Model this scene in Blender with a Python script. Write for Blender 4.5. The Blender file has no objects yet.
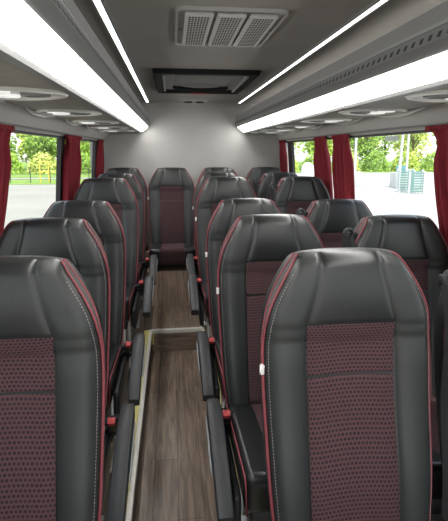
import bpy, bmesh, math, random
from mathutils import Vector, Matrix
random.seed(7)
S = bpy.context.scene
COL = S.collection
CAMZ = 1.72
PI = math.pi

# ------------------------------------------------------------------ helpers
class MB:
    """collects geometry, builds one mesh object"""
    def __init__(s): s.v=[]; s.f=[]; s.m=[]
    def grid(s, pts, nu, nv, mi=0, closed_u=False, flip=False):
        b=len(s.v); s.v+= [tuple(p) for p in pts]
        for j in range(nv-1):
            for i in range(nu if closed_u else nu-1):
                a=b+j*nu+i; c=b+j*nu+(i+1)%nu
                q=(a,c,c+nu,a+nu)
                s.f.append(q[::-1] if flip else q); s.m.append(mi)
    def poly(s, pts, mi=0):
        b=len(s.v); s.v+=[tuple(p) for p in pts]; s.f.append(tuple(range(b,b+len(pts)))); s.m.append(mi)
    def box(s, x0,x1,y0,y1,z0,z1, mi=0, M=None):
        P=[(x0,y0,z0),(x1,y0,z0),(x1,y1,z0),(x0,y1,z0),(x0,y0,z1),(x1,y0,z1),(x1,y1,z1),(x0,y1,z1)]
        if M is not None: P=[tuple(M@Vector(p)) for p in P]
        b=len(s.v); s.v+=P
        for q in ((0,3,2,1),(4,5,6,7),(0,1,5,4),(1,2,6,5),(2,3,7,6),(3,0,4,7)):
            s.f.append(tuple(b+i for i in q)); s.m.append(mi)
    def tube(s, path, r, n=8, mi=0, cap=True, rx=None):
        path=[Vector(p) for p in path]; b0=len(s.v); L=len(path); up=None
        for k,p in enumerate(path):
            t=(path[min(k+1,L-1)]-path[max(k-1,0)])
            if t.length<1e-9: t=Vector((0,0,1))
            t.normalize()
            if up is None:
                up=Vector((1,0,0)) if abs(t.x)<.8 else Vector((0,0,1))
            a=(up-t*up.dot(t)).normalized(); up=a; c=t.cross(a)
            rr=r[k] if isinstance(r,(list,tuple)) else r
            for i in range(n):
                th=2*PI*i/n
                s.v.append(tuple(p+a*(math.cos(th)*(rx or rr))+c*(math.sin(th)*rr)))
        for k in range(L-1):
            for i in range(n):
                a=b0+k*n+i; c=b0+k*n+(i+1)%n
                s.f.append((a,c,c+n,a+n)); s.m.append(mi)
        if cap:
            s.f.append(tuple(b0+i for i in range(n))[::-1]); s.m.append(mi)
            s.f.append(tuple(b0+(L-1)*n+i for i in range(n))); s.m.append(mi)
    def bbox(s, x0,x1,y0,y1,z0,z1, r=.01, seg=3, mi=0, M=None, fn=None, sub=0):
        bm=bmesh.new(); bmesh.ops.create_cube(bm,size=1)
        for v in bm.verts: v.co=Vector(((v.co.x+.5)*(x1-x0)+x0,(v.co.y+.5)*(y1-y0)+y0,(v.co.z+.5)*(z1-z0)+z0))
        bmesh.ops.bevel(bm,geom=bm.edges[:],offset=r,segments=seg,affect='EDGES',profile=.5)
        if sub:
            for axis,lo,hi in ((0,x0,x1),(1,y0,y1)):
                for k in range(1,sub):
                    co=[0,0,0]; no=[0,0,0]; co[axis]=lo+(hi-lo)*k/sub; no[axis]=1
                    bmesh.ops.bisect_plane(bm,geom=bm.verts[:]+bm.edges[:]+bm.faces[:],plane_co=co,plane_no=no)
        bm.verts.index_update(); b=len(s.v)
        for v in bm.verts:
            p=v.co.copy()
            if fn: p=Vector(fn(p))
            if M is not None: p=M@p
            s.v.append(tuple(p))
        for f in bm.faces: s.f.append(tuple(b+v.index for v in f.verts)); s.m.append(mi)
        bm.free()
    def build(s, name, mats, parent=None, smooth=True, angle=40):
        me=bpy.data.meshes.new(name); me.from_pydata(s.v,[],s.f)
        mats=mats if isinstance(mats,(list,tuple)) else [mats]
        for m in mats: me.materials.append(m)
        for p,mi in zip(me.polygons,s.m): p.material_index=mi; p.use_smooth=smooth
        bm=bmesh.new(); bm.from_mesh(me); bmesh.ops.recalc_face_normals(bm,faces=bm.faces[:])
        if smooth:
            for e in bm.edges:
                if len(e.link_faces)==2 and e.calc_face_angle(0)>math.radians(angle): e.smooth=False
        bm.to_mesh(me); bm.free()
        o=bpy.data.objects.new(name,me); COL.objects.link(o)
        if parent: o.parent=parent
        return o

def thing(name,label,cat,loc=(0,0,0),rz=0,group=None):
    o=bpy.data.objects.new(name,None); COL.objects.link(o); o.empty_display_size=.1
    o.location=loc; o.rotation_euler=(0,0,rz); o['label']=label; o['category']=cat
    if group: o['group']=group
    return o
def tag(o,label,cat,group=None,kind=None):
    o['label']=label; o['category']=cat
    if group: o['group']=group
    if kind: o['kind']=kind
    return o
def struct(o,label=None):
    o['kind']='structure'
    if label: o['label']=label
    return o
def dup(root,loc,label,rz=0,name=None):
    r=root.copy(); COL.objects.link(r); r.location=loc; r.rotation_euler=(0,0,rz); r['label']=label
    if name: r.name=name
    for ch in list(root.children):
        c=ch.copy(); COL.objects.link(c); c.parent=r
        for g in list(ch.children):
            d=g.copy(); COL.objects.link(d); d.parent=c
    return r
def lerp(tab,x):
    if x<=tab[0][0]: return tab[0][1]
    for (a,va),(b,vb) in zip(tab,tab[1:]):
        if x<=b:
            t=(x-a)/(b-a); return va+(vb-va)*t
    return tab[-1][1]
def smoothtab(tab,x):   # catmull-ish smooth interpolation
    n=len(tab)
    if x<=tab[0][0]: return tab[0][1]
    if x>=tab[-1][0]: return tab[-1][1]
    for i in range(n-1):
        x0,y0=tab[i]; x1,y1=tab[i+1]
        if x<=x1:
            m0=(y1-tab[i-1][1])/(x1-tab[i-1][0]) if i>0 else (y1-y0)/(x1-x0)
            m1=(tab[i+2][1]-y0)/(tab[i+2][0]-x0) if i<n-2 else (y1-y0)/(x1-x0)
            h=x1-x0; t=(x-x0)/h
            return (2*t**3-3*t*t+1)*y0+(t**3-2*t*t+t)*h*m0+(-2*t**3+3*t*t)*y1+(t**3-t*t)*h*m1

# ------------------------------------------------------------------ materials
def mat(name,col,rough=.6,metal=0,spec=.5,bump=None,emit=None,es=0,var=None):
    m=bpy.data.materials.new(name); m.use_nodes=True; nt=m.node_tree; b=nt.nodes['Principled BSDF']
    b.inputs['Base Color'].default_value=(*col,1); b.inputs['Roughness'].default_value=rough
    b.inputs['Metallic'].default_value=metal; b.inputs['Specular IOR Level'].default_value=spec
    if emit: b.inputs['Emission Color'].default_value=(*emit,1); b.inputs['Emission Strength'].default_value=es
    tc=nt.nodes.new('ShaderNodeTexCoord')
    if var:   # (scale, amount)
        n=nt.nodes.new('ShaderNodeTexNoise'); n.inputs['Scale'].default_value=var[0]; n.inputs['Detail'].default_value=4
        nt.links.new(tc.outputs['Object'],n.inputs['Vector'])
        r=nt.nodes.new('ShaderNodeMapRange'); r.inputs[1].default_value=.3; r.inputs[2].default_value=.7
        r.inputs[3].default_value=1-var[1]; r.inputs[4].default_value=1+var[1]
        nt.links.new(n.outputs['Fac'],r.inputs[0])
        mx=nt.nodes.new('ShaderNodeVectorMath'); mx.operation='SCALE'; mx.inputs[0].default_value=col
        nt.links.new(r.outputs[0],mx.inputs['Scale']); nt.links.new(mx.outputs[0],b.inputs['Base Color'])
    if bump:  # (scale, strength)
        n=nt.nodes.new('ShaderNodeTexNoise'); n.inputs['Scale'].default_value=bump[0]; n.inputs['Detail'].default_value=3
        nt.links.new(tc.outputs['Object'],n.inputs['Vector'])
        bp=nt.nodes.new('ShaderNodeBump'); bp.inputs['Strength'].default_value=bump[1]; bp.inputs['Distance'].default_value=.004
        nt.links.new(n.outputs['Fac'],bp.inputs['Height']); nt.links.new(bp.outputs[0],b.inputs['Normal'])
    return m

def fabric_mat():
    m=mat('burgundy_pattern_fabric',(.05,.02,.022),.85,spec=.2); nt=m.node_tree; b=nt.nodes['Principled BSDF']
    tc=[n for n in nt.nodes if n.type=='TEX_COORD'][0]
    sp=nt.nodes.new('ShaderNodeSeparateXYZ'); nt.links.new(tc.outputs['Object'],sp.inputs[0])
    # z and y folded into one running coordinate so it works on the cushion too
    ad=nt.nodes.new('ShaderNodeMath'); ad.operation='SUBTRACT'
    nt.links.new(sp.outputs['Z'],ad.inputs[0]); nt.links.new(sp.outputs['Y'],ad.inputs[1])
    cb=nt.nodes.new('ShaderNodeCombineXYZ'); nt.links.new(sp.outputs['X'],cb.inputs[0]); nt.links.new(ad.outputs[0],cb.inputs[1])
    br=nt.nodes.new('ShaderNodeTexBrick'); br.inputs['Scale'].default_value=1
    br.inputs['Brick Width'].default_value=.0115; br.inputs['Row Height'].default_value=.0095
    br.inputs['Mortar Size'].default_value=.0026; br.inputs['Mortar Smooth'].default_value=.4
    br.inputs['Color1'].default_value=(.022,.016,.018,1); br.inputs['Color2'].default_value=(.034,.022,.025,1)
    br.inputs['Mortar'].default_value=(.088,.044,.047,1)
    nt.links.new(cb.outputs[0],br.inputs['Vector'])
    nt.links.new(br.outputs['Color'],b.inputs['Base Color'])
    bp=nt.nodes.new('ShaderNodeBump'); bp.inputs['Strength'].default_value=.25; bp.inputs['Distance'].default_value=.002
    nt.links.new(br.outputs['Fac'],bp.inputs['Height']); nt.links.new(bp.outputs[0],b.inputs['Normal'])
    return m

def wood_mat(vertical=False,cross=False,name='wood_plank_vinyl'):
    m=mat(name,(.1,.07,.05),.32); nt=m.node_tree; b=nt.nodes['Principled BSDF']
    tc=[n for n in nt.nodes if n.type=='TEX_COORD'][0]
    mp=nt.nodes.new('ShaderNodeMapping')
    sp=nt.nodes.new('ShaderNodeSeparateXYZ'); nt.links.new(tc.outputs['Object'],sp.inputs[0])
    cb=nt.nodes.new('ShaderNodeCombineXYZ')
    if cross: nt.links.new(sp.outputs['X'],cb.inputs[0]); nt.links.new(sp.outputs['Z'],cb.inputs[1])
    elif vertical: nt.links.new(sp.outputs['Z'],cb.inputs[0]); nt.links.new(sp.outputs['X'],cb.inputs[1])
    else: nt.links.new(sp.outputs['Y'],cb.inputs[0]); nt.links.new(sp.outputs['X'],cb.inputs[1])
    br=nt.nodes.new('ShaderNodeTexBrick'); br.inputs['Scale'].default_value=1
    br.inputs['Brick Width'].default_value=1.15; br.inputs['Row Height'].default_value=.125
    br.inputs['Mortar Size'].default_value=.0016; br.inputs['Mortar Smooth'].default_value=.3
    br.inputs['Bias'].default_value=0
    br.offset=.37
    br.inputs['Color1'].default_value=(.22,.158,.118,1); br.inputs['Color2'].default_value=(.31,.228,.174,1)
    br.inputs['Mortar'].default_value=(.055,.038,.028,1)
    nt.links.new(cb.outputs[0],br.inputs['Vector'])
    sc=nt.nodes.new('ShaderNodeVectorMath'); sc.operation='MULTIPLY'; sc.inputs[1].default_value=(2.2,26,1)
    nt.links.new(cb.outputs[0],sc.inputs[0])
    n=nt.nodes.new('ShaderNodeTexNoise'); n.inputs['Scale'].default_value=1.6; n.inputs['Detail'].default_value=6; n.inputs['Distortion'].default_value=.9
    nt.links.new(sc.outputs[0],n.inputs['Vector'])
    r=nt.nodes.new('ShaderNodeMapRange'); r.inputs[1].default_value=.3; r.inputs[2].default_value=.72; r.inputs[3].default_value=.52; r.inputs[4].default_value=1.45
    nt.links.new(n.outputs['Fac'],r.inputs[0])
    mx=nt.nodes.new('ShaderNodeVectorMath'); mx.operation='SCALE'
    if vertical: r.inputs[3].default_value=.85; r.inputs[4].default_value=2.2  # upright copy of the floor planks, missing light put in as brighter colour
    nt.links.new(br.outputs['Color'],mx.inputs[0]); nt.links.new(r.outputs[0],mx.inputs['Scale'])
    nt.links.new(mx.outputs[0],b.inputs['Base Color'])
    return m

def glass_mat():
    m=bpy.data.materials.new('window_glass'); m.use_nodes=True; nt=m.node_tree; nt.nodes.clear()
    o=nt.nodes.new('ShaderNodeOutputMaterial'); t=nt.nodes.new('ShaderNodeBsdfTransparent'); t.inputs[0].default_value=(.93,.96,.95,1)
    g=nt.nodes.new('ShaderNodeBsdfGlossy'); g.inputs['Roughness'].default_value=.02
    fr=nt.nodes.new('ShaderNodeLayerWeight'); fr.inputs[0].default_value=.5
    mx=nt.nodes.new('ShaderNodeMixShader'); pw_=nt.nodes.new('ShaderNodeMath'); pw_.operation='POWER'; pw_.inputs[1].default_value=4; nt.links.new(fr.outputs['Facing'],pw_.inputs[0]); ml_=nt.nodes.new('ShaderNodeMath'); ml_.operation='MULTIPLY_ADD'; ml_.inputs[1].default_value=.25; ml_.inputs[2].default_value=.03; nt.links.new(pw_.outputs[0],ml_.inputs[0]); nt.links.new(ml_.outputs[0],mx.inputs[0]); nt.links.new(t.outputs[0],mx.inputs[1]); nt.links.new(g.outputs[0],mx.inputs[2]); nt.links.new(mx.outputs[0],o.inputs[0])
    return m
def emis(name,col,st):
    m=bpy.data.materials.new(name); m.use_nodes=True; nt=m.node_tree; nt.nodes.clear()
    o=nt.nodes.new('ShaderNodeOutputMaterial'); e=nt.nodes.new('ShaderNodeEmission'); e.inputs[0].default_value=(*col,1); e.inputs[1].default_value=st
    nt.links.new(e.outputs[0],o.inputs[0]); return m

LE=mat('black_leather',(.012,.013,.0132),.34,spec=.55,bump=(60,.10))
LB=mat('charcoal_leather',(.027,.0295,.0285),.42,spec=.5,bump=(45,.14))
FA=fabric_mat()
GU=mat('grey_side_fabric',(.085,.072,.070),.85,bump=(500,.4))
PIP=mat('red_piping',(.24,.048,.060),.6)
STI=mat('grey_stitch_thread',(.30,.28,.27),.7)
SHELL=mat('black_plastic',(.018,.019,.021),.42)
ARM=mat('charcoal_plastic',(.023,.024,.026),.5,bump=(200,.1))
ARMI=mat('grey_plastic_inlay',(.20,.21,.22),.4)
METAL=mat('brushed_metal',(.55,.55,.54),.35,metal=1)
REDP=mat('red_plastic',(.42,.035,.035),.45)
TAGM=mat('white_cloth',(.75,.73,.70),.8)
BELT=mat('black_webbing',(.012,.012,.014),.7,bump=(900,.3))
WOOD=wood_mat(); WOODV=wood_mat(vertical=True,name='wood_plank_upright_lit_tone'); WOODX=wood_mat(cross=True,name='wood_plank_crosswise')
CEIL=mat('dark_grey_headliner',(.27,.255,.235),.9,bump=(300,.2),var=(3,.06))
RWALL=mat('light_grey_headliner',(.36,.355,.34),.9,bump=(300,.15))
PANEL=mat('pale_grey_trim_panel',(.50,.49,.465),.7,var=(4,.03))
LOWW=mat('grey_wall_carpet',(.10,.10,.10),.95)
RACKG=mat('satin_grey_rack_trim',(.24,.24,.235),.45,metal=.2)
RACKD=mat('dark_grey_rack_trim',(.15,.15,.148),.5)
RACKU=mat('warm_grey_rack_underside',(.33,.305,.265),.6,var=(9,.12),bump=(30,.1))
MODU=mat('light_grey_module',(.78,.77,.73),.35,metal=.1)
HOLE=mat('dark_hole',(.012,.012,.012),.7)
VENT=mat('vent_grey_plastic',(.34,.335,.32),.55)
GRL=mat('perforated_plate',(.50,.49,.47),.5)
LIT=emis('light_diffuser_white',(1,.985,.955),13)
LITS=emis('led_strip_white',(1,.985,.955),5.0)
LENS=mat('reading_lens',(.8,.8,.78),.15,emit=(1,1,.97),es=.45)
RUB=mat('black_rubber_trim',(.012,.012,.013),.5)
CUR=mat('dark_red_curtain',(.19,.008,.016),.85,var=(40,.12))
YEL=mat('yellow_nosing',(.66,.60,.22),.5)
ALU=mat('white_aluminium_edge',(.85,.83,.76),.4,metal=.1)
GLASS=glass_mat()
CAM_BLK=mat('black_hatch_plastic',(.010,.010,.011),.7,spec=.15)

# ------------------------------------------------------------------ cabin shell
CX=.243; YF=-1.3; YB=5.25
H=lambda h: CAMZ+h
CEH=.535
def xs(side,half): return CX+side*half
PLAT=.19; STEP_Y=3.72
AL,AR=-.206,.236   # sunk aisle edges

m=MB(); m.box(AL-.02,AR+.02,YF,STEP_Y+.02,-.05,0); struct(m.build('floor',WOOD,smooth=False),'brown wood plank vinyl floor of the sunken aisle')
m=MB(); m.box(AL,AR,STEP_Y,YB,.05,PLAT); struct(m.build('floor_rear',WOOD,smooth=False),'raised wood plank floor behind the aisle step').name='floor.001'
m=MB(); m.box(AL,AR,STEP_Y-.012,STEP_Y-.001,0,PLAT-.03); struct(m.build('trim_1',WOODX,smooth=False),'plank clad riser of the aisle step')
PLM=mat('dark_platform_vinyl',(.09,.07,.055),.5)
for n,(a,b) in enumerate(((CX-1.12,AL),(AR,CX+1.12))):
    m=MB(); m.box(a,b,YF,YB,0,PLAT); struct(m.build('trim_%d'%(n+2),PLM,smooth=False),'raised seat platform beside the aisle')
# nosings
m=MB(); m.bbox(AL-.018,AL+.006,YF,STEP_Y+.012,PLAT-.028,PLAT+.004,r=.003,seg=2)
m.bbox(AR-.006,AR+.018,YF,STEP_Y+.012,PLAT-.028,PLAT+.004,r=.003,seg=2)
m.bbox(AL+.006,AR-.006,STEP_Y-.014,STEP_Y+.022,PLAT-.028,PLAT+.005,r=.003,seg=2)
struct(m.build('trim_4',ALU),'pale metal edge strip round the sunken aisle')
m=MB(); m.box(AL-.062,AL-.018,YF,STEP_Y+.0,PLAT,PLAT+.003); m.box(AR+.018,AR+.062,YF,STEP_Y+.03,PLAT,PLAT+.003)
m.box(AL+.0,AL+.02,STEP_Y-.020,STEP_Y-.0145,.07,PLAT-.03); m.box(AR-.02,AR,STEP_Y-.020,STEP_Y-.0145,.07,PLAT-.03)
struct(m.build('trim_5',YEL,smooth=False),'yellow warning strip along the aisle edge')
# rear bench plinth
PLY=4.32; PLZ=PLAT+.36
m=MB(); m.box(CX-1.10,CX+1.10,PLY,YB,PLAT,PLZ); struct(m.build('trim_6',WOODV,smooth=False),'plank clad plinth under the rear seats')
# wheel boxes under rows four and five
RAISE=.078
for n,(a,b) in enumerate(((CX-1.11,AL-.06),(AR+.06,CX+1.11))):
    m=MB(); m.bbox(a,b,2.95,PLY-.002,PLAT,PLAT+RAISE,r=.01,seg=2); struct(m.build('trim_%d'%(n+7),PLM),'low box under the fourth and fifth seat rows')

# ceiling
m=MB()
m.box(CX-1.16,CX+1.16,YF,YB+.04,H(CEH),H(CEH)+.03)
struct(m.build('ceiling',CEIL,smooth=False),'dark grey headliner ceiling')
m=MB()
m.box(CX-1.16,CX+1.16,YB,YB+.04,0,H(CEH)+.03)
struct(m.build('wall_back',RWALL,smooth=False),'plain grey rear wall')
# soft cove between ceiling and rear wall
m=MB(); pts=[]
for j in range(9):
    a=j/8*PI/2
    for x in (CX-.70,CX+.70): pts.append((x,YB-.05*(1-math.sin(a)) if False else YB-.05+.05*math.sin(a),H(CEH)-.05+.05*math.cos(a)))
m.grid(pts,2,9); struct(m.build('trim_9',RWALL),'rounded cove over the rear wall')

WT=.104; WS=-.66
def whalf(h): return 1.04+.06*(WT-h)/.76
pill={-1:[(-1.3,-1.1),(.55,.70),(2.02,2.18),(3.41,3.53),(4.90,5.02),(5.20,5.25)],
       1:[(-1.3,-1.1),(.35,.50),(1.86,2.02),(3.34,3.48),(4.80,4.96),(5.21,5.25)]}
names={-1:'left',1:'right'}
wn=1
for sd in (-1,1):
    T=.05
    def quad_slab(mb,prof,y0,y1,mi=0,t=T):
        # prof: list of (half,h); slab thickness outward
        for (a,ha),(b,hb) in zip(prof,prof[1:]):
            P=[]
            for y in (y0,y1):
                P+=[(xs(sd,a),y,H(ha)),(xs(sd,b),y,H(hb)),(xs(sd,b+t),y,H(hb)),(xs(sd,a+t),y,H(ha))]
            base=len(mb.v); mb.v+=P
            for q in ((0,1,5,4),(1,2,6,5),(2,3,7,6),(3,0,4,7),(0,3,2,1),(4,5,6,7)):
                mb.f.append(tuple(base+i for i in q)); mb.m.append(mi)
    m=MB()
    quad_slab(m,[(1.10,.545),(1.10,.24),(.93,.23),(.941,.192),(1.035,.112),(1.04,WT)],YF,YB,0)
    quad_slab(m,[(whalf(WS),WS),(1.11,-1.0),(1.11,-1.72)],YF,YB,1)
    struct(m.build('wall_'+names[sd],[PANEL,LOWW],smooth=False),'pale upper panel and dark lower wall of the %s side'%names[sd])
    m=MB()
    for a,b in pill[sd]: quad_slab(m,[(whalf(WT)-.004,WT),(whalf(WS)-.004,WS)],a,b,0,.03)
    quad_slab(m,[(whalf(WT)-.008,WT+.002),(whalf(WT)-.008,WT-.012)],YF,YB,0,.03)
    quad_slab(m,[(whalf(WS)-.02,WS+.025),(whalf(WS)-.02,WS-.012)],YF,YB,0,.05)
    struct(m.build('trim_%d'%(10 if sd<0 else 11),RUB,smooth=False),'black window pillars and rubber edges on the %s side'%names[sd])
    P=pill[sd]
    for (a0,a1),(b0,b1) in zip(P,P[1:]):
        m=MB(); m.poly([(xs(sd,whalf(WT)+.02),a1-.01,H(WT)),(xs(sd,whalf(WT)+.02),b0+.01,H(WT)),(xs(sd,whalf(WS)+.02),b0+.01,H(WS)),(xs(sd,whalf(WS)+.02),a1-.01,H(WS))])
        struct(m.build('window_%d'%wn,GLASS,smooth=False),'clear side window pane on the %s side'%names[sd]); wn+=1

# ------------------------------------------------------------------ overhead racks
def extr(mb,sd,prof,y0,y1,mi=0,cap=True):
    n=len(prof); b=len(mb.v)
    for y in (y0,y1):
        for a,h in prof: mb.v.append((xs(sd,a),y,H(h)))
    for i in range(n):
        j=(i+1)%n; mb.f.append((b+i,b+j,b+n+j,b+n+i)); mb.m.append(mi)
    if cap:
        mb.f.append(tuple(b+i for i in range(n))); mb.m.append(mi); mb.f.append(tuple(b+n+i for i in range(n))[::-1]); mb.m.append(mi)
for sd in (-1,1):
    nm=names[sd]
    rk=thing('luggage_rack','long grey overhead duct with a glowing white light panel above the %s windows'%nm,'overhead rack',(0,0,0))
    y0,y1=-.9,5.20
    m=MB(); extr(m,sd,[(.508,.267),(.477,.296),(.490,.336),(.535,.345),(.60,.30),(.585,.262)],y0,y1)
    fas=m
    m=MB(); extr(m,sd,[(.490,.338),(.497,.352),(.500,.400),(.512,.408),(.60,.405),(.60,.345),(.54,.338)],y0,y1)
    m.build('upper_rail',RACKG,rk,smooth=False)
    # slots row
    m=fas; y=-.2
    while y<5.0:
        for q in (0,):
            a0,h0=.4794,.304; a1,h1=.4853,.321
            P=[(xs(sd,a0-.0015),y,H(h0)),(xs(sd,a0-.0015),y+.018,H(h0)),(xs(sd,a1-.0015),y+.018,H(h1)),(xs(sd,a1-.0015),y,H(h1))]
            m.poly(P,1)
        y+=.045
    m.build('front_fascia',[RACKD,HOLE],rk,smooth=False)
    # light diffuser, gently bulged
    m=MB(); pr=[]
    for i in range(7):
        t=i/6; a=.505+(.578-.505)*t; h=.267+(.213-.267)*t; bl=.006*math.sin(PI*t)
        pr.append((a-bl*.6,h-bl*.8))
    pr+=[(.60,.24),(.53,.29)]
    extr(m,sd,pr,y0,y1-.04); m.build('light_panel',LIT,rk,angle=60)
    m=MB(); extr(m,sd,[(.576,.214),(.580,.200),(.604,.197),(.610,.203),(.62,.24),(.60,.24)],y0,y1-.03)
    m.build('lower_rail',RACKG,rk,smooth=False)
    m=MB()
    # underside: shallow slab stepping at modules
    extr(m,sd,[(.606,.205),(.93,.200),(.93,.24),(.62,.26)],y0,y1); m.build('underside',RACKU,rk,smooth=False)
    m=MB(); extr(m,sd,[(.502,.268),(.477,.297),(.49,.338),(.50,.40),(.60,.405),(.95,.26),(.93,.198),(.606,.198),(.578,.208)],y1,y1+.04)
    m.build('end_cap',RACKG,rk,smooth=False)
    # one oval service panel per seat row, lying across the rack, with lamps and an air nozzle
    for yc in ([.95,1.70,2.50,3.30,4.0,4.62] if sd<0 else [.85,1.58,2.26,2.95,3.68,4.32,4.85]):
        L=.165; W=.155; xc=.772
        m=MB(); n=48; rings=[]
        for (s_,dz) in ((1.05,.012),(1.0,-.006),(.96,-.012),(.89,-.012),(.85,-.001),(.0,-.001)):
            for i in range(n):
                th=2*PI*i/n; cs,sn=math.cos(th),math.sin(th)
                ey=math.copysign(abs(sn)**.85,sn)*(1+.30*cs)       # broader at the wall side, pointed to the aisle
                rings.append((xs(sd,xc+L*cs*max(s_,.001)),yc+W*ey*max(s_,.001),H(.203+dz)))
        m.grid(rings,n,6,closed_u=True); p=m.build('service_panel',MODU,rk)
        for dx,dy,kind in ((-.055,-.0,'nozzle'),(.06,-.05,'lens'),(.06,.06,'lens')):
            xx=xs(sd,xc+dx); yy=yc+dy; m=MB(); P=[]
            if kind=='lens':
                for r_,dz in ((.040,-.001),(.037,-.010),(.001,-.012)):
                    for i in range(20):
                        th=2*PI*i/20; P.append((xx+r_*1.15*math.cos(th),yy+r_*math.sin(th),H(.203+dz)))
                m.grid(P,20,3,closed_u=True); m.build('reading_lamp',LENS,p)
            else:
                for r_,dz in ((.044,-.001),(.042,-.012),(.030,-.014),(.026,-.006),(.001,-.006)):
                    for i in range(20):
                        th=2*PI*i/20; P.append((xx+r_*1.2*math.cos(th),yy+r_*math.sin(th),H(.203+dz)))
                m.grid(P,20,5,closed_u=True); m.bbox(xx-.030,xx+.030,yy-.004,yy+.004,H(.186),H(.197),r=.002,seg=1)
                m.build('air_nozzle',RACKG,p)
        m=MB(); path=[]
        for i in range(13):
            t=i/12; path.append((xs(sd,.915+.016*math.sin(PI*t)),yc-W*1.7+2*W*1.7*t,H(.200-.013*math.sin(PI*t))))
        m.tube(path,[.004+.008*math.sin(PI*i/12) for i in range(13)],8); m.build('service_panel_lip',MODU,p)

# ceiling strips
for sd in (-1,1):
    t=thing('ceiling_light_strip','thin glowing white strip light on the ceiling toward the %s windows'%names[sd],'light strip',(0,0,H(CEH)))
    o=t
    m=MB(); a0,a1=(.486,.511) if sd<0 else (.501,.525)
    x0,x1=sorted((xs(sd,a0),xs(sd,a1)))
    m.box(x0,x1,-.9,5.13,-.0055,.0); d=m.build('light_diffuser',LITS,t,smooth=False)
    m=MB(); m.box(x0-.010,x0,-.9,5.14,-.011,0); m.box(x1,x1+.010,-.9,5.14,-.011,0); m.box(x0-.01,x1+.01,5.13,5.145,-.011,0)
    m.build('housing',RACKG,t,smooth=False)

# air return grille on the ceiling
t=thing('ceiling_vent','grey rectangular ceiling vent with three perforated sections above the aisle','vent',(CX,2.085,H(CEH)))
m=MB()
def rr_ring(w,h,r,z,n=8):
    P=[]
    for cx_,cy_,a0 in ((w-r,h-r,0),(-w+r,h-r,PI/2),(-w+r,-h+r,PI),(w-r,-h+r,1.5*PI)):
        for i in range(n+1):
            a=a0+PI/2*i/n; P.append((cx_+r*math.cos(a),cy_+r*math.sin(a),z))
    return P
R_=rr_ring(.222,.300,.04,0)+rr_ring(.218,.296,.038,-.012)+rr_ring(.210,.288,.033,-.013)+rr_ring(.208,.286,.033,-.006)
m.grid(R_,36,4,closed_u=True); m.build('frame',VENT,t)
m=MB(); m.poly(rr_ring(.209,.287,.033,-.006)); m.build('cover_plate',CEIL,t)
for k in (-1,0,1):
    cx_=k*.128
    m=MB(); m.bbox(cx_-.056,cx_+.056,-.252,.252,-.020,-.006,r=.004,seg=2)
    for i in range(7):
        for j in range(17):
            x=cx_-.042+.084*(i+.5)/7; y=-.235+.47*(j+.5)/17
            m.poly([(x-.0042,y-.0095,-.0203),(x+.0042,y-.0095,-.0203),(x+.0042,y+.0095,-.0203),(x-.0042,y+.0095,-.0203)],1)
    m.build('grille',[GRL,HOLE],t,smooth=False)
for sx,sy in ((-1,0),(1,0),(0,1),(0,-1)):
    m=MB(); m.tube([(sx*.196+0,sy*.268,-.007),(sx*.196,sy*.268,-.014)],.006,10); m.build('screw',METAL,t)

# roof hatch
t=thing('roof_hatch','black framed emergency roof hatch near the rear of the ceiling','hatch',(CX,3.62,H(CEH)))
m=MB(); R_=rr_ring(.365,.535,.03,0)+rr_ring(.355,.525,.03,-.030)+rr_ring(.325,.495,.03,-.034)+rr_ring(.285,.44,.03,-.006)
m.grid(R_,36,4,closed_u=True); m.build('frame',CAM_BLK,t)
m=MB(); m.poly(rr_ring(.285,.44,.03,-.006)); m.bbox(-.21,.21,-.36,.36,-.016,-.005,r=.008,seg=2); m.build('hatch_panel',RACKD,t)
m=MB(); m.tube([(-.22+.44*i/16, .20-.07*math.sin(PI*i/16), -.020-.028*math.sin(PI*i/16)) for i in range(17)],.014,8); m.build('handle',CAM_BLK,t)
m=MB(); m.bbox(-.07,.07,.455,.49,-.040,-.030,r=.003,seg=1); m.build('warning_label',mat('dull_red_label',(.30,.07,.06),.6),t)
for a in (-.30,.285):
    m=MB(); m.box(a,a+.015,-.40,.40,-.030,-.008); m.build('hinge_rail',RACKG,t,smooth=False)

# small rear spot unit
t=thing('ceiling_spotlight','small oval double spotlight on the ceiling by the rear wall','light',(CX+.0,4.93,H(CEH)))
m=MB(); P=[]
for s_,dz in ((1,0),(.96,-.014),(.85,-.018),(.001,-.018)):
    for i in range(36):
        th=2*PI*i/36; cs,sn=math.cos(th),math.sin(th)
        P.append((.16*s_*math.copysign(abs(cs)**.7,cs),.075*s_*sn,dz))
m.grid(P,36,4,closed_u=True); m.build('housing',VENT,t)
for sx in (-.06,.06):
    m=MB(); P=[]
    for r_,dz in ((.045,-.016),(.042,-.026),(.034,-.026),(.030,-.020),(.001,-.020)):
        for i in range(20):
            th=2*PI*i/20; P.append((sx+r_*math.cos(th),r_*math.sin(th),dz))
    m.grid(P,20,5,closed_u=True); m.build('lamp',[CAM_BLK],t)

# ------------------------------------------------------------------ seats
DB=.80
WTAB=[(0,.128),(.003,.142),(.010,.153),(.03,.166),(.06,.184),(.10,.206),(.14,.224),(.18,.236),(.24,.245),(.33,.247),(.50,.242),(.68,.234),(.84,.218)]
XTAB=[(0,.086),(.05,.091),(.10,.102),(.15,.116),(.19,.128),(.21,.130),(.40,.130),(.84,.130)]
def W_(d): return smoothtab(WTAB,max(d,0))
def XF(d): return smoothtab(XTAB,max(d,0))
def axis(d): return -.165*(d/.83)-.022*max(0,1-d/.30)**2+.012*math.sin(PI*min(1,max(0,(d-.2)/.6)))
TH=.052
def GT(d): return smoothtab([(0,.02),(.03,.038),(.08,.046),(.14,.038),(.22,.018),(.30,.011),(.84,.010)],d)
def q_(d,r=.034):
    if d>=r: return 1
    return math.sqrt(max(0,1-(1-d/r)**2))
def ztop(x,d): return 1.25-d-.012*(min(1,abs(x)/.16))**3*math.exp(-d/.10)
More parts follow.
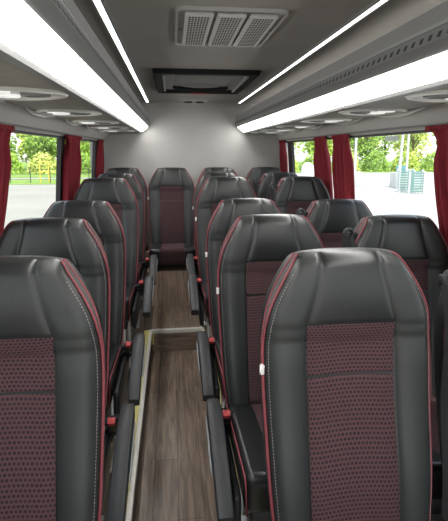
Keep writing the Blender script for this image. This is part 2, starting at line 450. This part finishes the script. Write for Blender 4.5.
def relief(x,d):
    w=W_(d); xf=XF(d); ax=abs(x)
    f=.0
    if ax>xf:
        s=min(1,(ax-xf)/max(1e-4,w-xf)); bol=.013*min(1,max(0,(d-.14)/.16))
        f+=bol*math.sin(PI*min(1,s*1.02))**.9 if s<1 else 0
        f-=.022*max(0,(s-.62)/.38)**2.2
    else:
        f-=.006*(1-(ax/xf)**2)*(1 if d>.24 else 0)
    if ax>xf: f-=.0035*math.exp(-((d-.205)/.007)**2)
    # padded head
    if d<.24: f+=.018*math.sin(PI*min(1,max(0,d/.24)))**.8
    # lumbar
    f+=.012*math.exp(-((d-.62)/.16)**2)
    return f
def F(x,d):
    return Vector((x,axis(d)-(TH+relief(x,d))*q_(d),ztop(x,d)))
def Nf(x,d):
    e=.002
    a=F(x+e,d)-F(x-e,d); b=F(x,max(d-e,0))-F(x,d+e); n=a.cross(b)
    if n.length<1e-9: return Vector((0,0,1))
    n.normalize(); 
    if n.y>0.2: n=-n
    return n
DS=[0,.0008,.003,.007,.012,.018,.026,.036,.05,.07,.09,.11,.13,.15,.17,.19,.205,.22,.235,.25,.28,.32,.36,.40,.45,.50,.55,.60,.65,.70,.75,DB,.83]

def patch(mb,xa,xb,da,db,nu,nv,puff,mi=0,clampd=True,pw=6):
    P=[]
    for j in range(nv):
        t=.5-.5*math.cos(PI*j/(nv-1)); t=.35*t+.65*(j/(nv-1)) if 0<j<nv-1 else t
        if j==1: t=.0025/(db-da)
        if j==nv-2: t=1-.0025/(db-da)
        dd=da+(db-da)*t
        for i in range(nu):
            s=i/(nu-1)
            wd=abs(xb(dd)-xa(dd))
            if i==1: s=.002/wd
            if i==nu-2: s=1-.002/wd
            x=xa(dd)+(xb(dd)-xa(dd))*s
            e=(1-abs(2*s-1)**pw)*(1-abs(2*t-1)**(pw*6)); e=max(e,.16) if (0<i<nu-1 and 0<j<nv-1) else 0
            P.append(F(x,dd)+Nf(x,dd)*(-.0015+puff*max(0,e)**.5))
    mb.grid(P,nu,nv,mi)

def make_seat(arm,belt):
    """arm: None, -1 or 1 = side of the armrest; belt: True = shoulder belt on the left shoulder"""
    t=thing('passenger_seat','x','seat',(0,0,0),0,'passenger seats')
    # body
    m=MB(); NU=45; loopn=None; pts=[]; mats=[]
    for d in DS:
        w=W_(d); q=q_(d); L=[]
        for i in range(NU): 
            x=-w+2*w*i/(NU-1); L.append(F(x,d))
        yf=L[-1].y; yb=axis(d)+.048*q; z=ztop(w,d)
        g=min(GT(d),(yb-yf)*.8)
        for k in (.5*g,g,g+(yb-yf-g)*.5): L.append(Vector((w+.001,yf+k,z)))
        for i in range(11):
            x=w-2*w*i/10; bul=.02*(1-(x/w)**2)
            L.append(Vector((x*.985,yb+bul*q,ztop(x,d))))
        for k in (g+(yb-yf-g)*.5,g,.5*g): L.append(Vector((-w-.001,yf+k,z)))
        loopn=len(L); pts+=L
    m.grid(pts,loopn,len(DS),0,closed_u=True)
    # material by loop index: front leather, sides gusset, back shell
    k=0
    for j in range(len(DS)-1):
        for i in range(loopn):
            if NU-1<=i<NU+1 or i>=loopn-2 : m.m[k]=1
            elif NU+3<=i<NU+14: m.m[k]=2
            k+=1
    m.poly(pts[-loopn:],2)
    m.build('backrest',[LE,GU,SHELL],t,angle=50)
    # headrest pad
    m=MB(); patch(m,lambda d:-XF(d)+.0015,lambda d:XF(d)-.0015,.0005,.1945,25,30,.005); m.build('headrest',LE,t)
    m=MB(); patch(m,lambda d:-XF(d)+.001,lambda d:XF(d)-.001,.197,.3448,17,14,.005); m.build('upper_fabric_panel',FA,t)
    m=MB(); patch(m,lambda d:-XF(d)+.001,lambda d:XF(d)-.001,.3488,.80,17,34,.005); m.build('lower_fabric_panel',FA,t)
    for sg in (-1,1):
        m=MB()
        patch(m,lambda d:sg*(XF(d)+.0008),lambda d:sg*(W_(d)-.004),.001,.81,13,90,.005,pw=5)
        # stitching
        d=.05
        while d<.80:
            for off in (.014,):
                x=sg*(W_(d)-off); x2=sg*(W_(d+.004)-off)
                n=Nf(x,d); p0=F(x,d)+n*.0042; p1=F(x2,d+.0045)+n*.0042
                m.tube([p0,p1],.0010,4,1)
            d+=.0085
        m.build('side_bolster',[LB,STI],t)
        # piping front and rear edge
        m=MB(); path=[F(sg*W_(d),d)+Vector((sg*.001,-.001,0)) for d in DS[2:]]; m.tube(path,.0029,6)
        m.build('piping',PIP,t)
        m=MB(); path=[Vector((sg*(W_(d)+.002),F(W_(d),d).y+min(GT(d),.8*(axis(d)+.048*q_(d)-F(W_(d),d).y)),ztop(W_(d),d))) for d in DS[2:]]; m.tube(path,.0027,6)
        m.build('piping',PIP,t)
    # cloth tag on the left side
    m=MB(); d=.325
    if not belt: m.bbox(-W_(d)-.010,-W_(d)+.002,axis(d)-.040,axis(d)-.026,1.25-d-.016,1.25-d+.012,r=.002,seg=1); m.build('cloth_tag',TAGM,t)
    # cushion
    y1=-.205; y0=-.725; zt=.445; zb=.315; hw=.232
    def crown(p):
        z=p.z
        s=(p.y-y0)/(y1-y0)
        k=(z-zb)/(zt-zb)
        z+= k*(.050*(1-s))                # rises to the front
        z+= k*.012*(abs(p.x)/hw)**2*(1 if abs(p.x)<hw*.9 else .6)
        x=p.x*(1-.05*(1-k))
        y=p.y+(1-k)*.045*(1-s)            # front face tucks under
        return (x,y,z)
    m=MB(); m.bbox(-hw,hw,y0,y1,zb,zt,r=.034,seg=5,fn=crown,sub=14); m.build('seat_cushion',LE,t,angle=60)
    prof=[]
    for i in range(12): s=1-i/11; prof.append((y0+.034+(y1-y0-.034)*s, zt))
    for i in range(1,7): a=i/6*PI/2; prof.append((y0+.034-.034*math.sin(a), zt-.034+.034*math.cos(a)))
    for i in range(1,6): prof.append((y0, zt-.034-(zt-zb-.05)*i/5))
    m=MB(); P=[]
    nP=len(prof)
    for j,(y,z) in enumerate(prof):
        for i in range(15):
            s=i/14; x=-.128+.256*s
            e=max(0,(1-abs(2*s-1)**6)*(1-abs(2*j/(nP-1)-1)**16))**.5
            # normal in yz
            ya,za=prof[max(j-1,0)]; yb_,zb_=prof[min(j+1,nP-1)]
            ty,tz=yb_-ya,zb_-za; l=math.hypot(ty,tz) or 1; ny,nz=tz/l,-ty/l
            off=-.004+.010*e
            P.append(crown(Vector((x,y+ny*off,z+nz*off))))
    m.grid(P,15,nP,0); m.build('cushion_fabric_panel',FA,t)
    for sg in (-1,1):
        m=MB(); path=[crown(Vector((sg*(hw-.010),y,z-.006))) for y,z in prof]
        path=[Vector(p)+Vector((sg*.004,-.001,.001)) for p in path]; m.tube(path,.0029,6); m.build('cushion_piping',PIP,t)
    # base frame
    m=MB(); m.bbox(-.20,.20,-.68,-.26,.27,.345,r=.012,seg=2); m.build('seat_base',SHELL,t)
    for sg in (-1,1):
        m=MB()
        m.bbox(sg*.17-.018,sg*.17+.018,-.66,-.62,0,.28,r=.006,seg=2); m.build('leg',METAL,t)
        m=MB(); m.bbox(sg*.17-.018,sg*.17+.018,-.34,-.30,0,.28,r=.006,seg=2); m.build('leg',METAL,t)
    m=MB(); m.bbox(-.215,.215,-.70,-.27,0,.018,r=.005,seg=2); m.build('floor_rail',METAL,t)
    # recliner bracket between cushion and back
    if arm:
        sg=arm; xa=sg*(.334 if arm>0 else .293)
        # swept arm: rear hub to drooping front
        C=[(-.275,.475),(-.305,.500),(-.36,.508),(-.44,.503),(-.53,.486),(-.62,.465),(-.70,.440),(-.765,.415),(-.780,.408)]
        Wd=[.020,.026,.030,.030,.029,.028,.027,.026,.025]
        Ht=[.022,.034,.036,.032,.029,.028,.028,.027,.023]
        m=MB(); P=[]; n=16
        for k,(y,z) in enumerate(C):
            a=C[max(k-1,0)]; b=C[min(k+1,len(C)-1)]; ty,tz=b[0]-a[0],b[1]-a[1]; l=math.hypot(ty,tz); ty/=l; tz/=l
            ny,nz=-tz,ty
            if nz<0: ny,nz=-ny,-nz
            for i in range(n):
                th=2*PI*i/n; cs,sn=math.cos(th),math.sin(th)
                u=math.copysign(abs(cs)**.35,cs)*Wd[k]; v=math.copysign(abs(sn)**.35,sn)*Ht[k]
                P.append((xa+u+sg*.004*k/8,y+ny*v,z+nz*v))
        m.grid(P,n,len(C),closed_u=True); m.poly(P[:n]); m.poly(P[-n:]); ar=m.build('armrest',ARM,t,angle=35)
        m=MB(); P=[]
        for r_,o in ((1,.0275),(.9,.032),(.001,.033)):
            for i in range(24):
                th=2*PI*i/24; yy=.13*r_*math.cos(th); zz=.013*r_*math.sin(th)
                P.append((xa+sg*.006+sg*o,-.52+yy,.488+yy*.24+zz))
        m.grid(P,24,3,closed_u=True); m.build('armrest_inlay',ARMI,ar)
        m=MB(); m.tube([(sg*.20,-.28,.44),(xa,-.30,.485)],.016,12); m.tube([(sg*.235,-.30,.32),(sg*.262,-.30,.40),(xa,-.30,.48)],.012,10)
        m.build('armrest_bracket',SHELL,t)
        m=MB(); m.bbox(min(sg*.234,sg*.262),max(sg*.234,sg*.262),-.70,-.20,.28,.415,r=.012,seg=3); m.build('dark_gap_filler',SHELL,t)  # black panel added to stand in for the dark gap beside the cushion
        # seat belt buckle
        bx_=sg*(.278 if arm>0 else .246); M=Matrix.Translation((bx_,-.355,.488))@Matrix.Rotation(math.radians(35),4,'X')
        m=MB(); m.bbox(-.019,.019,-.012,.012,-.055,.022,r=.004,seg=2,M=M); bk=m.build('belt_buckle',SHELL,t)
        m=MB(); m.bbox(-.0155,.0155,-.0135,.0135,.006,.030,r=.004,seg=2,M=M); m.build('release_button',REDP,bk)
        m=MB(); m.tube([(sg*.235,-.27,.34),(sg*.24,-.29,.40),(bx_,-.325,.455)],.005,6,rx=.013); m.build('buckle_strap',BELT,bk)
    if belt:
        d=.085; xg=-W_(d)-.045; yg=axis(d)-.03; zg=1.25-d
        m=MB()
        path=[(xg+.020*math.cos(a),yg-.004,zg+.004+.024*math.sin(a)) for a in [i/12*2*PI for i in range(13)]]
        m.tube(path,.0095,8,cap=False); m.bbox(xg-.014,xg+.05,yg,yg+.04,zg-.03,zg+.012,r=.008,seg=2)
        m.build('belt_guide',SHELL,t)
        m=MB(); pts=[]
        for k in range(30):
            u=k/29; z=zg-.01-u*.66; dd=1.25-z; yy=axis(dd)-.045-.01*math.sin(u*9); xx=xg-.006+.012*math.sin(u*4)-.01*u
            pts.append((xx,yy,z))
        P=[]
        for (x,y,z) in pts: P+=[(x-.024,y+.010,z),(x-.012,y-.006,z),(x+.012,y+.004,z),(x+.030,y-.006,z)]
        m.grid(P,4,30); sb=m.build('shoulder_belt',BELT,t)
    return t

seatL=make_seat(1,False); seatR=make_seat(-1,False); seatW=make_seat(None,True); seatM=make_seat(None,False)
YR=[1.25,1.98,2.68,3.58,4.28]
XL=[-.445,-.527,-.530,-.520,-.515]; XR=[.492,.440,.442,.428,.438]; XW=[1.048,1.03,1.012,1.035,1.03]
ords=['frontmost','second','third','fourth','fifth']
D='black leather and burgundy fabric seat'
first={}
def place(proto,key,loc,label):
    if key not in first:
        first[key]=1; proto.location=loc; proto['label']=label; return proto
    return dup(proto,loc,label)
for i in range(5):
    z=PLAT+(RAISE if i>2 else 0); o_='%s'%ords[i]
    lab={0:'%s, frontmost in the left column, cut by the photo edge'%D,
         }.get(i,'%s, %s from the front in the left window column'%(D,o_))
    place(seatL,'L',(XL[i],YR[i],z),lab)
    lab={0:'%s, largest, frontmost right of the aisle'%D}.get(i,'%s, %s from the front beside the aisle on its right'%(D,o_))
    place(seatR,'R',(XR[i],YR[i],z),lab)
    lab={0:'black seat cut off by the right photo edge, with a hanging belt'}.get(i,'%s, %s from the front in the right window column'%(D,o_))
    place(seatW,'W',(XW[i],YR[i],z+(-.012 if i<3 else 0)),lab)
RZ=PLAT+.105; RY=4.95
place(seatM,'M',(-.011,RY,RZ),'rear seat facing down the aisle, its full burgundy backrest visible')
place(seatM,'M',(-.522,RY,RZ),'rear row seat by the left windows against the grey rear wall')
place(seatM,'M',(.500,RY,RZ),'rear row seat just right of the aisle end, mostly hidden')
place(seatM,'M',(1.025,RY,RZ),'rear row seat by the right windows in the far right corner')
# rear seats stand on the plinth: no legs there
for o in list(S.objects):
    if o.parent and o.parent.name.startswith('passenger_seat') and o.parent.location.y>4.9 and o.name.split('.')[0] in ('leg','floor_rail','seat_base'):
        bpy.data.objects.remove(o)

# ------------------------------------------------------------------ curtains
def curtain(sd,y0,y1,b0,b1,nf,label,zb=WS+.03):
    """hangs from the window top; y0,y1 at the top, b0,b1 at the bottom"""
    t=thing('window_curtain',label,'curtain',(xs(sd,1.0),(y0+y1)/2,H(WT)),0,'dark red window curtains')
    ox,oy,oz=xs(sd,1.0),(y0+y1)/2,H(WT)
    nu=nf*10+1; nv=26; m=MB(); P=[]
    ph=random.random()*6
    for j in range(nv):
        t_=j/(nv-1); h=WT+.012-(WT-zb+.012)*t_
        hf=whalf(min(h,WT))-.030
        wid=t_
        e0=y0+(b0-y0)*wid**.7; e1=y1+(b1-y1)*wid**.7; pin=.10*(e1-e0)*math.exp(-((t_-.10)/.09)**2)*(t_>.02); e0+=pin; e1-=pin
        amp=.014+.012*min(1,t_*4)
        for i in range(nu):
            s=i/(nu-1); a=s*nf*2*PI+ph+.5*math.sin(t_*3+s*5)
            y=e0+(e1-e0)*(s+.012*math.sin(a*1.0+1))
            P.append((xs(sd,hf-amp*math.sin(a)-.004*math.sin(a*2.3+t_*5))-ox,y-oy,H(h)-oz))
    m.grid(P,nu,nv); c=m.build('curtain_cloth',CUR,t,angle=180)
    sm=c.modifiers.new('thick','SOLIDIFY'); sm.thickness=.002
    # gathered heading tape
    m=MB(); P=[]
    for j in range(5):
        for i in range(nf*16+1):
            s=i/(nf*16); a=s*nf*4*PI+ph
            P.append((xs(sd,whalf(WT)-.034-.007*math.sin(a)*(1+.15*j))-ox,y0-.006+(y1-y0+.012)*s-oy,H(WT+.016-.006*j)-oz))
    m.grid(P,nf*16+1,5); c2=m.build('curtain_heading',CUR,t,angle=180)
    sm=c2.modifiers.new('thick','SOLIDIFY'); sm.thickness=.002
curtain(-1,1.80,2.31,1.72,2.08,5,'dark red curtain at the left photo edge beside the nearest left window')
curtain(-1,3.44,3.98,3.42,3.86,6,'dark red curtain on the left side behind the dark pillar, middle of three')
curtain(-1,4.97,5.20,4.97,5.19,4,'narrow dark red curtain at the rear end of the left windows')
curtain(1,1.62,2.13,1.60,1.95,6,'dark red curtain at the right photo edge beside the nearest right window')
curtain(1,3.14,3.45,3.08,3.40,4,'dark red curtain on the right, nearer half of the close pair')
curtain(1,3.62,3.90,3.50,3.86,4,'dark red curtain on the right, farther half of the close pair')
curtain(1,4.97,5.22,4.97,5.22,4,'narrow dark red curtain at the rear end of the right windows')
for sd in (-1,1):
    t=MB(); t.tube([(xs(sd,whalf(WT)-.022),YF+.3,H(WT)+.024),(xs(sd,whalf(WT)-.022),YB-.005,H(WT)+.024)],.007,8)
    tag(t.build('curtain_rail',RACKG),'thin grey curtain rail along the top of the %s windows'%names[sd],'curtain rail')
# pale sticker on the right window
y=2.50; h1=WT-.016; h0=WT-.046
hf=whalf(.07)+.016
m=MB(); m.poly([(xs(1,hf),y,H(h0)),(xs(1,hf),y+.17,H(h0)),(xs(1,hf),y+.17,H(h1)),(xs(1,hf),y,H(h1))])
tag(m.build('window_sticker',mat('pale_sticker',(.62,.70,.68),.6),smooth=False),'small pale sticker near the top of the right window','sticker')

# ------------------------------------------------------------------ outside
GZ=CAMZ-2.62
GRD=mat('pale_asphalt',(.315,.295,.25),.9,var=(.3,.10))
GRA=mat('lawn',(.20,.30,.05),.95,var=(1.2,.25))
m=MB(); m.box(-90,120,-30,160,GZ-.2,GZ); struct(m.build('floor_outside',GRD,smooth=False),'pale paved car park outside').name='ground'
m=MB(); m.box(-60,2,37,43.5,GZ,GZ+.04); m.box(-60,2,46.5,110,GZ,GZ+.04); m.box(2,110,53,110,GZ,GZ+.05)
mm=MB(); mm.box(4,120,-30,160,GZ-.1,GZ+.006); c_=mm.build('ground',mat('overexposed_paving',(.42,.415,.39),.9,var=(.3,.08)),smooth=False); c_['kind']='structure'; c_['label']='pale car park outside the right windows, overexposure put into its colour'  # lighter copy of the paving, its overexposed look put into the colour
g=m.build('lawn',GRA,smooth=False); g['kind']='structure'; g['label']='strip of green grass beyond the car park'
LEAVES=[mat('leaf_green_%d'%i,c,.8,var=(2.5,.35)) for i,c in enumerate(((.34,.50,.07),(.46,.56,.10),(.24,.38,.06),(.55,.60,.15)))]
BARK=mat('bark',(.13,.10,.07),.9)
def tree(x,y,h,r,mi,label):
    t=thing('tree',label,'tree',(x,y,GZ),0,'trees beyond the car park')
    m=MB(); m.tube([(0,0,-.1),(.05,0,h*.25),(0,.05,h*.5)],[.22,.17,.10],8); 
    for k in range(5):
        a=k*1.3; m.tube([(0,0,h*.28+k*.2),(r*.5*math.cos(a),r*.5*math.sin(a),h*.55+k*.15)],[.08,.03],5)
    m.build('trunk',BARK,t)
    m=MB(); rnd=random.Random(int(x*10+y))
    clumps=[]
    for k in range(26):
        zz=rnd.uniform(.08,1); rad=r*math.sin(PI*min(1,.18+zz*.72))
        a=rnd.uniform(0,2*PI); q=rnd.uniform(.2,.85)
        clumps.append((rad*q*math.cos(a),rad*q*math.sin(a),h*(.12+.83*zz),r*rnd.uniform(.26,.44)))
    for (cx_,cy_,cz_,cr) in clumps:
        for k in range(85):
            v=Vector((rnd.gauss(0,1),rnd.gauss(0,1),rnd.gauss(0,1))).normalized()*cr*rnd.uniform(.6,1.05)
            p=Vector((cx_,cy_,cz_))+v; s_=rnd.uniform(.14,.32)
            a=Vector((rnd.gauss(0,1),rnd.gauss(0,1),rnd.gauss(0,1))).normalized(); b=a.orthogonal().normalized()
            m.poly([p-a*s_,p-b*s_*.6,p+a*s_,p+b*s_*.6])
    m.build('crown',LEAVES[mi],t,smooth=False)
rnd=random.Random(3)
i=0
for x in [-37,-32,-28.5,-25.5,-22.5,-19.5,-16.5,-13.5,-10.5,-7.5]:
    hh=rnd.uniform(5.6,7.4); tree(x,(60,67)[i%2],hh,rnd.uniform(2.0,2.5),i%4,
      'leafy %s tree seen through the left windows, in the row beyond the lawn'%['bright green','yellow green','dark green','pale lime'][i%4]); i+=1
for x in [13,16.5,20,23.5,27,30.5,34,37.5,41,45,49]:
    hh=rnd.uniform(8.5,10.5); tree(x,(61,69)[i%2],hh,rnd.uniform(2.5,2.9),(1,3,0,1,2)[i%5],
      'tall leafy tree seen through the right windows, in the row beyond the car park'); i+=1
for x in range(-46,0,6): tree(x,80,9.5,2.7,(0,1,3,2)[(x//6)%4],'tall leafy tree in the far row beyond the left windows')
for x in range(10,64,6): tree(x,82,12.5,2.8,(1,3,0,1)[(x//6)%4],'tall leafy tree in the far row beyond the right windows')
# bushes low band under the trees
def bush(x,y,r,h,mi,label):
    rnd=random.Random(int(x*7)); m=MB()
    for k in range(900):
        v=Vector((rnd.gauss(0,1),rnd.gauss(0,1),abs(rnd.gauss(0,1)))).normalized()*rnd.uniform(.75,1.05)
        p=Vector((v.x*r,v.y*r*.7,v.z*h)); s_=rnd.uniform(.10,.24)
        a=Vector((rnd.gauss(0,1),rnd.gauss(0,1),rnd.gauss(0,1))).normalized(); b=a.orthogonal().normalized()
        m.poly([p-a*s_,p-b*s_*.6,p+a*s_,p+b*s_*.6])
    o=m.build('bush',LEAVES[mi],smooth=False); o.location=(x,y,GZ+.04); tag(o,label,'bush','bushes under the trees')
for k,x in enumerate([-36,-31,-27,-23,-19,-15,-11,-7]): bush(x,55,1.8,2.4,(k*3)%4,'low green bush in front of the trees beyond the left windows')
for k,x in enumerate([14,18,22,26,30,34,38,42,46]): bush(x,55.5,1.8,2.5,(k*3+1)%4,'low green bush in front of the trees beyond the right windows')

POLE=mat('pale_grey_steel',(.55,.56,.56),.5,metal=.2); CONC=mat('concrete',(.5,.5,.48),.9)
def lamp_pole(x,y,h,label,lean=0):
    t=thing('lamp_post',label,'lamp post',(x,y,GZ))
    m=MB(); m.tube([(0,0,.0),(lean*.5,0,h*.5),(lean,0,h)],[.11,.09,.06],10); m.build('pole',POLE,t)
    m=MB(); m.bbox(-.45,.45,-.45,.45,0,1.1,r=.05,seg=2); m.build('base_block',CONC,t)
    m=MB(); m.bbox(lean-.9,lean+.1,-.12,.12,h-.05,h+.08,r=.03,seg=2); m.build('lamp_head',POLE,t)
lamp_pole(13.6,32.5,8,'pale lamp post outside just right of the paired curtains')
lamp_pole(16.3,31.0,8,'pale lamp post outside left of the green crates',lean=.3)
lamp_pole(19.6,36.0,8,'slim lamp post outside above the green crates')
# green slatted crates
CRT=mat('grey_green_paint',(.16,.27,.24),.7)
def crate(x,y,w,label):
    t=thing('slatted_crate',label,'crate',(x,y,GZ),0,'slatted crates on the car park')
    m=MB()
    for k in range(8): m.box(-w/2,w/2,-.6,-.54,.1+k*.16,.19+k*.16); m.box(-w/2,w/2,.54,.6,.1+k*.16,.19+k*.16)
    m.build('slats',CRT,t,smooth=False)
    for a in (-1,1):
        for b in (-1,1):
            m=MB(); m.box(a*w/2-.05,a*w/2+.05,b*.6-.05,b*.6+.05,0,1.4); m.build('corner_post',POLE,t,smooth=False)
crate(14.98,26.8,.95,'green slatted crate on the car park outside the right window, nearer one')
crate(16.05,29.0,1.1,'green slatted crate on the car park outside the right window, farther one')
# sign box
t=thing('information_board','small teal board on two posts beside the green crates','sign',(17.6,33.2,GZ))
m=MB(); m.bbox(-.38,.38,-.04,.04,.55,1.5,r=.02,seg=2); m.build('board',mat('teal_board',(.10,.25,.26),.5),t)
for a in (-.32,.32):
    m=MB(); m.tube([(a,.06,0),(a,.06,1.4)],.04,8); m.build('post',POLE,t)
# white round tank
m=MB(); P=[]
for r_,z in ((.55,0),(.62,.2),(.64,.7),(.60,1.1),(.40,1.4),(.12,1.52),(.001,1.53)):
    for i in range(24): P.append((r_*math.cos(2*PI*i/24),r_*math.sin(2*PI*i/24),z))
m.grid(P,24,7,closed_u=True); o=m.build('storage_tank',mat('white_plastic',(.75,.76,.74),.5)); o.location=(13.2,43,GZ)
tag(o,'white rounded tank standing far off on the car park, right side','tank')
# fence left
t=thing('wire_fence','low dark wire fence along the grass strip outside the left window','fence',(-14,38.2,GZ+.04))
m=MB()
for hz in (.3,.7,1.1): m.tube([(-13,0,hz),(12,0,hz)],.012,4)
m.build('wire',mat('dark_steel',(.05,.06,.05),.6),t)
for k in range(17):
    m=MB(); m.tube([(-13+k*1.55,0,0),(-13+k*1.55,0,1.25)],.035,6); m.build('fence_post',bpy.data.materials['dark_steel'],t)
# yellow frame
t=thing('yellow_frame','yellow tubular frame standing on grass outside the left window','frame',(-10.6,39,GZ+.04))
YL=mat('yellow_paint',(.75,.55,.08),.5)
for a in (-.35,.35):
    m=MB(); m.tube([(a,0,0),(a,0,1.7)],.05,8); m.build('post',YL,t)
m=MB(); m.tube([(-.4,0,1.7),(.4,0,1.7)],.05,8); m.tube([(-.35,0,.9),(.35,0,.9)],.04,8); m.build('crossbar',YL,t)

# ------------------------------------------------------------------ light
w=bpy.data.worlds.new('World'); S.world=w; w.use_nodes=True; nt=w.node_tree; nt.nodes.clear()
out=nt.nodes.new('ShaderNodeOutputWorld'); bg=nt.nodes.new('ShaderNodeBackground'); bg.inputs[1].default_value=1.7
tc=nt.nodes.new('ShaderNodeTexCoord'); sp=nt.nodes.new('ShaderNodeSeparateXYZ'); nt.links.new(tc.outputs['Generated'],sp.inputs[0])
cr=nt.nodes.new('ShaderNodeValToRGB'); cr.color_ramp.elements[0].color=(.98,.97,.95,1); cr.color_ramp.elements[1].color=(.70,.82,1,1)
cr.color_ramp.elements[0].position=.0; cr.color_ramp.elements[1].position=.7
nt.links.new(sp.outputs['Z'],cr.inputs[0]); nt.links.new(cr.outputs[0],bg.inputs[0]); nt.links.new(bg.outputs[0],out.inputs[0])
sl=bpy.data.lights.new('sun','SUN'); sl.energy=3.8; sl.angle=.02; sl.color=(1,.96,.88)
so=bpy.data.objects.new('sun',sl); COL.objects.link(so); so.rotation_euler=(math.radians(32),math.radians(12),0)

# ------------------------------------------------------------------ camera
f=448.; px,py=224.,225.; vp=(172.,151.)
d=Vector(((vp[0]-px)/f,-(vp[1]-py)/f,1)).normalized()      # world +Y in (right, up, forward)
up=Vector((0,d.z,-d.y)).normalized()                        # world +Z
X=Vector(d).cross(up); 
# world X = Y x Z must be right-handed in (right,up,back) frame
dB=Vector((d.x,d.y,-d.z)); uB=Vector((up.x,up.y,-up.z)); xB=dB.cross(uB)
Rm=Matrix((xB,dB,uB))      # rows: world axes expressed in camera coords -> camera-to-world
cd=bpy.data.cameras.new('camera'); co=bpy.data.objects.new('camera',cd); COL.objects.link(co)
co.matrix_world=Matrix.Translation((0,0,CAMZ))@Rm.to_4x4()
cd.sensor_fit='HORIZONTAL'; cd.sensor_width=36; cd.lens=36; cd.clip_start=.05; cd.clip_end=500
cd.shift_y=-(260.5-py)/448.
S.camera=co
S.view_settings.view_transform='Standard'; S.view_settings.look='None'; S.view_settings.exposure=.45
